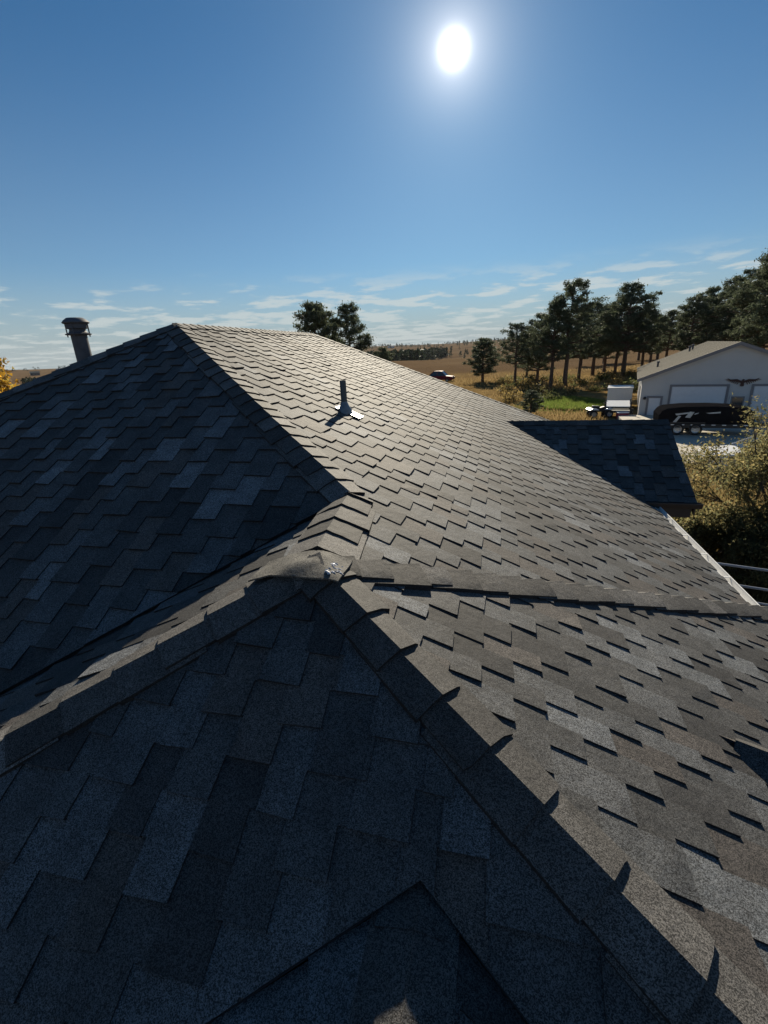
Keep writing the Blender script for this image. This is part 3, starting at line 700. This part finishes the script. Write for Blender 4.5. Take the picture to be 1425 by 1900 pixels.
def _ring(g, n):
    az = g.uniform(-12, 17, n); d = 26+g.random(n)**1.3*80; x = d*np.sin(np.radians(az)); y = d*np.cos(np.radians(az))
    k = (np.sin(x*.33)*np.sin(y*.21+1)+g.normal(size=n)*.5) > -.1
    return np.stack([x, y], 1)[k & ((x < 7.5) | (y > 58))]
tufts('pasture_grass', 60000, _ring, .34, (.25,.18,.085), 2, 'dry tan pasture grass under the pines')
def _gr(g, n):
    a = g.uniform(0, 6.28, n); d = np.sqrt(g.random(n))*4.0; return np.stack([6.2+d*np.cos(a)*.8, 45.5+d*np.sin(a)*1.1], 1)
tufts('green_grass', 22000, _gr, .3, (.15,.20,.045), 3, 'fresh green grass patch near the white trailer')
# sage clumps and weeds in the pasture
r = rng(17); g = np.random.default_rng(17)
Wv = []; Wc = []
for q in range(60):
    az = r.uniform(0, 14.5); d = r.uniform(48, 80); x, y = pol(az, d)
    if x > 8 and y < 56: continue
    k = r.uniform(.7,1.7); wv, _ = tri_cloud(g.normal(size=(260,3))*np.array([.35,.35,.2])*k+np.array([x,y,float(terrain_z(x,y))+.25*k]), .09*k, g, 2.)
    Wv.append(wv); Wc.append(np.array([r.choice([(.17,.14,.06),(.10,.11,.045),(.20,.15,.06)])])*g.uniform(.6,1.4,(260,1)))
Wv = np.concatenate(Wv); o = link(bpy.data.objects.new('pasture_weeds', arr_mesh('pasture_weeds', Wv, np.arange(len(Wv)).reshape(-1,3), np.concatenate(Wc), [m_leaf])))
tag(o, 'dry brown weeds growing in the pasture below the pines', 'weeds', kind='stuff')

# ---------------------------------------------------------------- barn and yard
m_barn = mat('barn_steel', (.52,.51,.50), .6, var=.05, vscale=1.2)
m_barnroof = mat('barn_roof', (.13,.12,.098), .9, spec=.1, var=.12, vscale=1.5)
m_trim = mat('barn_trim', (.20,.19,.20), .6)
m_door = mat('garage_door', (.66,.66,.68), .5, var=.04)
m_dark = mat('black_paint', (.012,.012,.014), .8, var=.2, spec=0)
m_blk = mat('black_plastic', (.02,.02,.02), .6)
m_white = mat('white_paint', (.78,.78,.78), .35, var=.04)
m_glass = mat('dark_glass', (.02,.025,.03), .08, spec=.8)
m_rub = mat('tyre_rubber', (.018,.018,.018), .85)
m_rim = mat('wheel_rim', (.45,.43,.40), .4, metal=.5)
m_red = mat('red_paint', (.20,.012,.02), .65, spec=.2)
m_conc = mat('concrete', (.46,.42,.35), .85, var=.12, vscale=.8, bump=.2, bscale=8)
m_chrome = mat('bright_metal', (.6,.6,.6), .25, metal=.8)
m_rust = mat('bronze_metal', (.05,.022,.02), .5, metal=.4)
dw = MB(); Pd = [(4.2,20.6),(5.6,19.0),(9.5,17.4),(16,16.6),(26,16.0),(27,31),(24.5,33.1),(14.9,35.35),(9.95,36.6),(8.6,36.9),(8.2,33),(7.2,27.5),(5.2,24.5)]
dz_ = max(float(terrain_z(x, y)) for x, y in Pd)+.05
dw.prism([(x, y, -.1) for x, y in Pd], (0,0,dz_+.1+.03)); drv = dw.build('driveway', m_conc); tag(drv, kind='structure')
DZ = dz_+.03
bw = Vector((.970,-.243,0)); bd = Vector((.243,.970,0)); BRZ = math.atan2(bw.y, bw.x)
barn = empty('barn', (9.95, 36.7, 0), BRZ, 'white steel barn with tan roof and two garage doors', 'barn')
W_, D_, Hw, Hr = 10.4, 15.7, 2.72, 4.80
mb = MB(); mb.prism([(0,0,0),(W_,0,0),(W_,0,Hw),(W_/2,0,Hr),(0,0,Hw)], (0,D_,0)); mb.build('wall', m_barn, barn)
rs = (Hr-Hw)/(W_/2)
for sgn in (0, 1):
    f = (lambda x: x) if sgn == 0 else (lambda x: W_-x)
    pts = [(f(-.35), -.3, Hw-.35*rs+.03), (f(W_/2), -.3, Hr+.03), (f(W_/2), D_+.3, Hr+.03), (f(-.35), D_+.3, Hw-.35*rs+.03)]
    rf_ = MB().prism(pts, (0,0,.07)).build('roof_panel', m_barnroof, barn)
    MB().prism([(f(-.35),-.33,Hw-.35*rs-.12), (f(W_/2),-.33,Hr-.12), (f(W_/2),-.33,Hr+.09), (f(-.35),-.33,Hw-.35*rs+.09)], (0,.025,0)).build('rake_trim', m_trim, barn)
for q in range(30):      # standing seams of the visible slope
    if q % 2: MB().prism([(-.34,-.1+q*.53,Hw-.34*rs+.10),(W_/2,-.1+q*.53,Hr+.10),(W_/2,-.06+q*.53,Hr+.10),(-.34,-.06+q*.53,Hw-.34*rs+.10)], (0,0,.02)).build('seam', m_barnroof, barn)
for x, y in ((1.0, 5.2), (3.4, 10.5), (3.7, 11.6)):
    z = Hw+x*rs; MB().lathe([(.07,0),(.07,.42),(.13,.43),(.1,.52),(.001,.54)], (x, y, z), 10).build('roof_vent', m_flue, barn, smooth=40)
def gdoor(x0, x1, zt, rows, nm='garage_door'):
    d = MB().box((x0,-.03,.0), (x1,-.004,zt)).build(nm, m_door, barn)
    for q in range(rows):
        MB().box((x0+.03,-.05,.03+q*(zt-.03)/rows), (x1-.03,-.031,(q+1)*(zt-.03)/rows)).build('panel', m_door, d)
    for a, b in (((x0-.14,-.06,0),(x0-.005,-.003,zt+.14)), ((x1+.005,-.06,0),(x1+.14,-.003,zt+.14)), ((x0-.004,-.06,zt+.004),(x1+.004,-.003,zt+.14))):
        MB().box(a, b).build('trim', m_trim, d)
gdoor(1.85, 4.95, 2.12, 4); gdoor(6.4, 9.5, 2.12, 4)
gdoor(.55, 1.25, 1.35, 1, 'side_door')
wn = MB().box((5.28,-.04,.55), (6.02,-.004,1.48)).build('window', m_trim, barn); MB().box((5.36,-.055,.63), (5.94,-.041,1.40)).build('pane', m_glass, wn)
for a, b in (((5.22,-.07,1.482),(6.08,-.003,1.56)), ((5.2,-.09,.47),(6.1,-.003,.545)), ((5.205,-.07,.55),(5.278,-.003,1.478)), ((6.022,-.07,.55),(6.09,-.003,1.478))):
    MB().box(a, b).build('frame', m_barn, wn)
sw = MB().box((-.03, 3.4, 1.0), (-.004, 4.6, 1.9)).build('window', m_trim, barn)
lm = MB().lathe([(.02,.0),(.10,.02),(.10,.12),(.05,.2),(.001,.22)], (.28,-.12,1.25), 10).build('wall_lamp', m_blk, barn)
MB().box((.25,-.12,1.3),(.31,-.003,1.36)).build('arm', m_blk, lm)
# eagle wall sculpture, wings spread
ea = empty('wall_sculpture', tuple(Vector((9.95,36.7,2.38))+bw*5.72+Vector((bw.y,-bw.x,0))*.03), BRZ, 'dark bronze metal bird sculpture with spread wings on the barn wall', 'sculpture'); ea.scale = (.68,1,.68)
bdm = MB(); bdm.prism([(-.09,0,.16),(-.12,0,-.02),(-.16,0,-.34),(0,0,-.40),(.16,0,-.34),(.12,0,-.02),(.10,0,.14),(.15,0,.24),(.02,0,.30)], (0,-.05,0)); bdm.build('body', m_rust, ea)
for sx in (-1, 1):
    wg = MB(); wg.prism([(sx*.06,0,.10),(sx*.45,0,.30),(sx*.95,0,.26),(sx*1.25,0,.40),(sx*1.0,0,.12),(sx*.5,0,.06),(sx*.08,0,-.08)][::sx], (0,-.03,0))
    for q in range(8):
        x0 = .22+.125*q; z0 = .10+.02*q; L = .34-.012*q; a = R_(-62+q*9)
        wg.prism([(sx*x0,-.006,z0+.05),(sx*(x0+.10),-.006,z0+.06),(sx*(x0+.07+L*math.cos(a)),-.006,z0+L*math.sin(a)),(sx*(x0+.01+L*math.cos(a)),-.006,z0-.02+L*math.sin(a))][::sx], (0,-.012,0))
    wg.build('wing', m_rust, ea)

def wheel(parent, loc, rad, wd, axis='y'):
    t = MB(); prof = [(rad*.62,-wd/2),(rad*.93,-wd/2),(rad,-wd*.3),(rad,wd*.3),(rad*.93,wd/2),(rad*.62,wd/2),(rad*.62,-wd/2)]
    t.lathe(prof, (0,0,0), 20); me1 = t.mesh('tyre', m_rub, 35); rm = MB().lathe([(.001,-wd*.32),(rad*.2,-wd*.34),(rad*.24,-wd*.25),(rad*.5,-wd*.28),(rad*.63,-wd*.42),(rad*.63,wd*.4)], (0,0,0), 20).lathe([(.001,wd*.32),(rad*.2,wd*.34),(rad*.24,wd*.25),(rad*.5,wd*.28),(rad*.63,wd*.42)], (0,0,0), 20)
    wo_ = bpy.data.objects.new('wheel', me1); link(wo_, parent); wo_.location = loc
    wo_.rotation_euler = (R_(90),0,0) if axis == 'y' else (0,R_(90),0)
    link(bpy.data.objects.new('rim', rm.mesh('rim', m_rim, 35)), wo_); return wo_
# black tandem-axle trailer
tr = empty('trailer', (9.55, 29.3, DZ), R_(-8), 'black tandem axle trailer with rounded top and pale patches painted on as window sheen', 'trailer')
prof = [(-.62,.62),(-.66,1.15),(-.5,1.45),(-.25,1.60),(.6,1.70),(1.9,1.72),(2.9,1.66),(3.5,1.55),(3.75,1.35),(3.8,.62)]
body = MB(); V = []; Fc = []; secs = [(-.95,.86,.0),(-.9,.97,.0),(0,1.0,.03),(.9,.97,0),(.95,.86,0)]
for yy_, sc_, up_ in secs: V += [(1.5+(x-1.5)*(1 if sc_ > .9 else .975), yy_, .62+(z-.62)*sc_+up_) for x, z in prof]
K = len(prof)
for a in range(len(secs)-1):
    for q in range(K): Fc.append([a*K+q, a*K+(q+1)%K, (a+1)*K+(q+1)%K, (a+1)*K+q])
Fc += [list(range(K)), list(range((len(secs)-1)*K, len(secs)*K))[::-1]]
V = [(x, y, .62+(z-.62)*.88) for x, y, z in V]; body.add(V, Fc).build('body', m_dark, tr, smooth=30)
MB().box((-.7,-.97,.42),(3.85,.97,.615)).build('chassis', m_blk, tr)
for q in range(9): MB().box((-.5+q*.48,-.985,.56),(-.32+q*.48,-.972,.60)).build('reflector', m_white, tr)
m_sheen = mat('sheen_patch', (.42,.45,.47), .5, var=.3, vscale=6)  # pale plates on the trailer side stand in for reflected sheen
for pts in ([(.05,.70),(.22,.72),(.42,1.12),(.30,1.16)], [(.12,1.28),(.75,1.38),(.78,1.30),(.2,1.18)], [(.62,1.05),(.86,1.02),(1.02,1.40),(.80,1.42)], [(1.02,1.22),(1.2,1.30),(1.22,1.36),(1.05,1.30)], [(1.55,1.34),(2.2,1.42),(2.2,1.33),(1.7,1.29)]):
    MB().prism([(x, -.969, .62+(z-.62)*.84) for x, z in pts], (0,-.006,0)).build('sheen_patch', m_sheen, tr)
for x in (.35, 1.2):
    for y in (-.9, .9): wheel(tr, (x, y, .33), .33, .2)
MB().box((-.05,-1.0,.66),(1.6,-.972,.72)).build('fender', m_blk, tr)
MB().tube([(3.8,.3,.5),(5.0,0,.48)], .05, 6).tube([(3.8,-.3,.5),(5.0,0,.48)], .05, 6).tube([(4.9,0,.48),(4.9,0,0)], .035, 6).build('tow_bar', m_blk, tr)
# white box trailer
x, y = pol(13.15, 43.0); bz = float(terrain_z(x, y))
bx = empty('box_trailer', (x, y, bz), R_(-13), 'small white enclosed box trailer standing on the grass by the barn', 'trailer')
MB().box((-.92,0,.38),(.92,2.6,1.62)).build('body', m_white, bx, bevel=.03)
for q in range(5): MB().box((-.90,-.018,.44+q*.23),(.90,-.002,.65+q*.23)).build('panel', m_white, bx)
MB().box((-.96,-.05,1.625),(.96,2.65,1.70)).build('roof', m_white, bx)
MB().box((-.8,-.03,.22),(.8,2.5,.375)).build('chassis', m_blk, bx); MB().box((-.06,-.12,.2),(.08,-.03,.62)).build('jack', m_blk, bx)
for sx in (-1, 1): wheel(bx, (sx*.86, 1.4, .3), .3, .18, 'x')
# utility trailer with tilted pale deck
x, y = pol(13.1, 38.6); bz = float(terrain_z(x, y))
ut = empty('utility_trailer', (x, y, bz), R_(-12), 'dark framed utility trailer with a pale sloping lid', 'trailer')
MB().prism([(-.78,-.6,.78),(.78,-.6,.78),(.78,.9,1.05),(-.78,.9,1.05)], (0,0,.05)).build('lid', m_white, ut)
MB().box((-.85,-.62,.36),(.85,1.0,.48)).build('frame', m_blk, ut)
for sx in (-1, 1):
    for yy_ in (-.6, .92): MB().box((sx*.84-.04, yy_-.03, .1),(sx*.84+.04, yy_+.03, 1.2)).build('post', m_blk, ut)
    MB().box((sx*.84-.03,-.6,.74),(sx*.84+.03,.92,.80)).build('side_rail', m_blk, ut)
    wheel(ut, (sx*.98, .2, .3), .3, .18, 'x')
MB().box((-.8,-.66,.60),(.8,-.61,.66)).build('end_rail', m_blk, ut)
x, y = pol(13.65, 37.6); c = empty('cooler', (x, y, float(terrain_z(x, y))), .1, 'red cooler box standing before the utility trailer', 'cooler')
MB().box((-.38,-.2,0),(.38,.2,.42)).build('body', mat('red_plastic', (.30,.03,.06), .5), c, bevel=.03); MB().box((-.40,-.22,.425),(.40,.22,.50)).build('lid', m_white, c, bevel=.02)
# quad bike beside it
x, y = pol(11.35, 38.2); qd = empty('quad_bike', (x, y, float(terrain_z(x, y))), R_(8), 'dark quad bike with white fenders beside the utility trailer', 'quad bike')
for sx in (-.55, .55):
    for sy in (-.38, .38): wheel(qd, (sx, sy, .28), .28, .22)
MB().prism([(-.75,-.2,.42),(.75,-.2,.42),(.62,-.2,.72),(.25,-.2,.80),(-.1,-.2,.70),(-.7,-.2,.74)], (0,.4,0)).build('body', m_blk, qd, bevel=.03)
MB().prism([(-.6,-.15,.745),(-.05,-.15,.72),(-.1,-.15,.84),(-.58,-.15,.88)], (0,.3,0)).build('seat', m_blk, qd, bevel=.03)
for sx in (-.55, .55): MB().prism([(sx-.34,-.5,.60),(sx-.15,-.5,.70),(sx+.15,-.5,.70),(sx+.34,-.5,.58)], (0,1.0,0)).build('fender', m_white, qd)
MB().tube([(.32,-.36,1.02),(.38,0,.95),(.32,.36,1.02)], .02, 6).tube([(.38,0,.95),(.45,0,.7)], .025, 6).build('handlebar', m_blk, qd)

def car(loc, rz, paint, label, suv=False):
    c = empty('parked_car', loc, rz, label, 'car'); hgt = 1.75 if suv else 1.42
    low = [(-2.25,.35),(-2.3,.62),(-2.2,.86),(-1.0,.98),(1.35,.95),(2.2,.88),(2.28,.6),(2.22,.3)]
    def loft(prof, secs_, name, mt, bev=0):
        mb = MB(); V = []; K = len(prof); Fc = []
        for y_, sx_, sz_ in secs_: V += [(x*sx_, y_, .3+(z-.3)*sz_) for x, z in prof]
        for a in range(len(secs_)-1):
            for q in range(K): Fc.append([a*K+q, a*K+(q+1)%K, (a+1)*K+(q+1)%K, (a+1)*K+q])
        Fc += [list(range(K)), list(range((len(secs_)-1)*K, len(secs_)*K))[::-1]]
        return mb.add(V, Fc).build(name, mt, c, smooth=35)
    loft(low, [(-.88,.93,.93),(-.84,.975,.99),(-.5,1,1.02),(0,1.01,1.03),(.5,1,1.02),(.84,.975,.99),(.88,.93,.93)], 'body', paint)
    cab = [(-1.15,.93),(-.35,hgt-.06),(.1,hgt),(1.0,hgt-.02),(1.75 if not suv else 2.0,.93)]
    mb = MB(); V = []; K = len(cab); Fc = []
    for y_, t in ((-.80,0),(-.66,1),(.66,1),(.80,0)):
        for x, z in cab: V.append((x*(1 if t else 1), y_ if (z < 1 or t) else y_*.84, z))
    def side(y_low, y_hi): return [(x, y_low if z < 1 else y_hi, z) for x, z in cab]
    A_, B_ = side(-.82,-.64), side(.82,.64); mb.add(A_+B_, [list(range(K)), list(range(K,2*K))[::-1]]+[[i, (i+1)%K, (i+1)%K+K, i+K] for i in range(K)]); mb.build('window_glass', m_glass, c)
    mb = MB(); top = [(x, y_, z+.012) for y_ in (-.66,.66) for x, z in cab[1:4]]; mb.add(top+[(x,y_,z-.05) for x,y_,z in top], [[0,1,4,3],[1,2,5,4],[0,6,7,1],[1,7,8,2],[3,4,10,9],[4,5,11,10],[0,3,9,6],[2,8,11,5]]); mb.build('roof', paint, c)
    for y_, yt in ((-.83,-.655),(.83,.655)):
        for a, b in ((0,1),(3,4)):
            (xa, za), (xb, zb) = cab[a], cab[b]; mb = MB().tube([(xa, y_ if za < 1 else yt, za), (xb, yt if zb > 1 else y_, zb)], .045, 6); mb.build('pillar', paint, c)
        mb = MB().tube([(.35,y_,.94),(.38,yt,hgt-.02)], .04, 6).build('pillar', paint, c)
    for sx in (-1.4, 1.35):
        for sy in (-.8, .8): wheel(c, (sx, sy, .32), .32, .21)
    MB().box((-2.33,-.55,.42),(-2.24,.55,.62)).build('grille', m_blk, c, bevel=.02)
    for sy in (-.66, .66): MB().box((-2.30,sy-.14,.64),(-2.12,sy+.14,.78)).build('headlight', m_chrome, c, bevel=.02)
    for sy in (-.66, .66): MB().box((2.16,sy-.14,.66),(2.30,sy+.14,.8)).build('tail_light', m_red, c, bevel=.02)
    return c
x, y = 10.15, 19.8; car((x, y, DZ), R_(-4), m_white, 'white car parked on the driveway behind the leafy tree')
x, y = pol(-6.75, 81); car((x, y, float(terrain_z(x, y))), R_(168), m_red, 'dark red vehicle parked in the pasture beyond the roof', True)
# pipe fence
fn = empty('pipe_fence', (3.55, 8.45, 0), R_(-14), 'pale grey three-rail pipe fence below the leafy trees', 'fence')
m_rail = mat('grey_pipe', (.36,.38,.42), .4, metal=.3, var=.1)
for z in (1.48, 1.12, .84): MB().tube([(0,0,z),(7,0,z)], .024, 10).build('rail', m_rail, fn)
for x in (.05, 3.5, 6.9): MB().tube([(x,.0,-.1),(x,.0,1.47)], .045, 10).build('post', m_rail, fn)
# distant farm buildings
def farm(az, d, L, h, wallc, roofc, label, rz=0, name='farmhouse'):
    x, y = pol(az, d); b = empty(name, (x, y, float(terrain_z(x, y))), R_(-az)+rz, label, 'building')
    MB().box((-L/2,-4,-.5),(L/2,4,h)).build('wall', mat('far_wall', wallc, .8), b)
    MB().prism([(-L/2-.5,-4.6,h-.1),(-L/2-.5,4.6,h-.1),(-L/2-.5,0,h+2.2)], (L+1,0,0)).build('roof', mat('far_roof', roofc, .7), b)
    for q in range(3): MB().box((-L/3+q*L/3-.6,-4.06,.9),(-L/3+q*L/3+.6,-4.01,2.1)).build('window', m_glass, b)
farm(-8.6, 1150, 20, 3.5, (.5,.48,.45), (.75,.75,.75), 'distant white-roofed house above the pine forest')
farm(-12.6, 1900, 26, 3.5, (.5,.48,.45), (.75,.75,.75), 'tiny pale-roofed building on the far hill crest')
farm(-47.6, 900, 17, 6, (.12,.11,.12), (.10,.09,.10), 'dark far barn on the skyline left of the flue pipe', name='far_barn')
farm(-49.9, 900, 12, 4, (.12,.11,.12), (.09,.10,.09), 'low dark shed among trees on the left skyline', name='far_shed')

# ---------------------------------------------------------------- air
HZ = MB().box((-3600,-40,-60),(3600,3400,75)).build('haze', None); tag(HZ, 'thin pale haze in the air', 'haze', kind='stuff')
hm = bpy.data.materials.new('haze'); hm.use_nodes = True; t = hm.node_tree; t.nodes.clear()
pv_ = t.nodes.new('ShaderNodeVolumePrincipled'); pv_.inputs['Density'].default_value = .00004; pv_.inputs['Color'].default_value = (.86,.93,1,1); pv_.inputs['Anisotropy'].default_value = 0
ov = t.nodes.new('ShaderNodeOutputMaterial'); t.links.new(pv_.outputs[0], ov.inputs['Volume']); HZ.data.materials.append(hm)
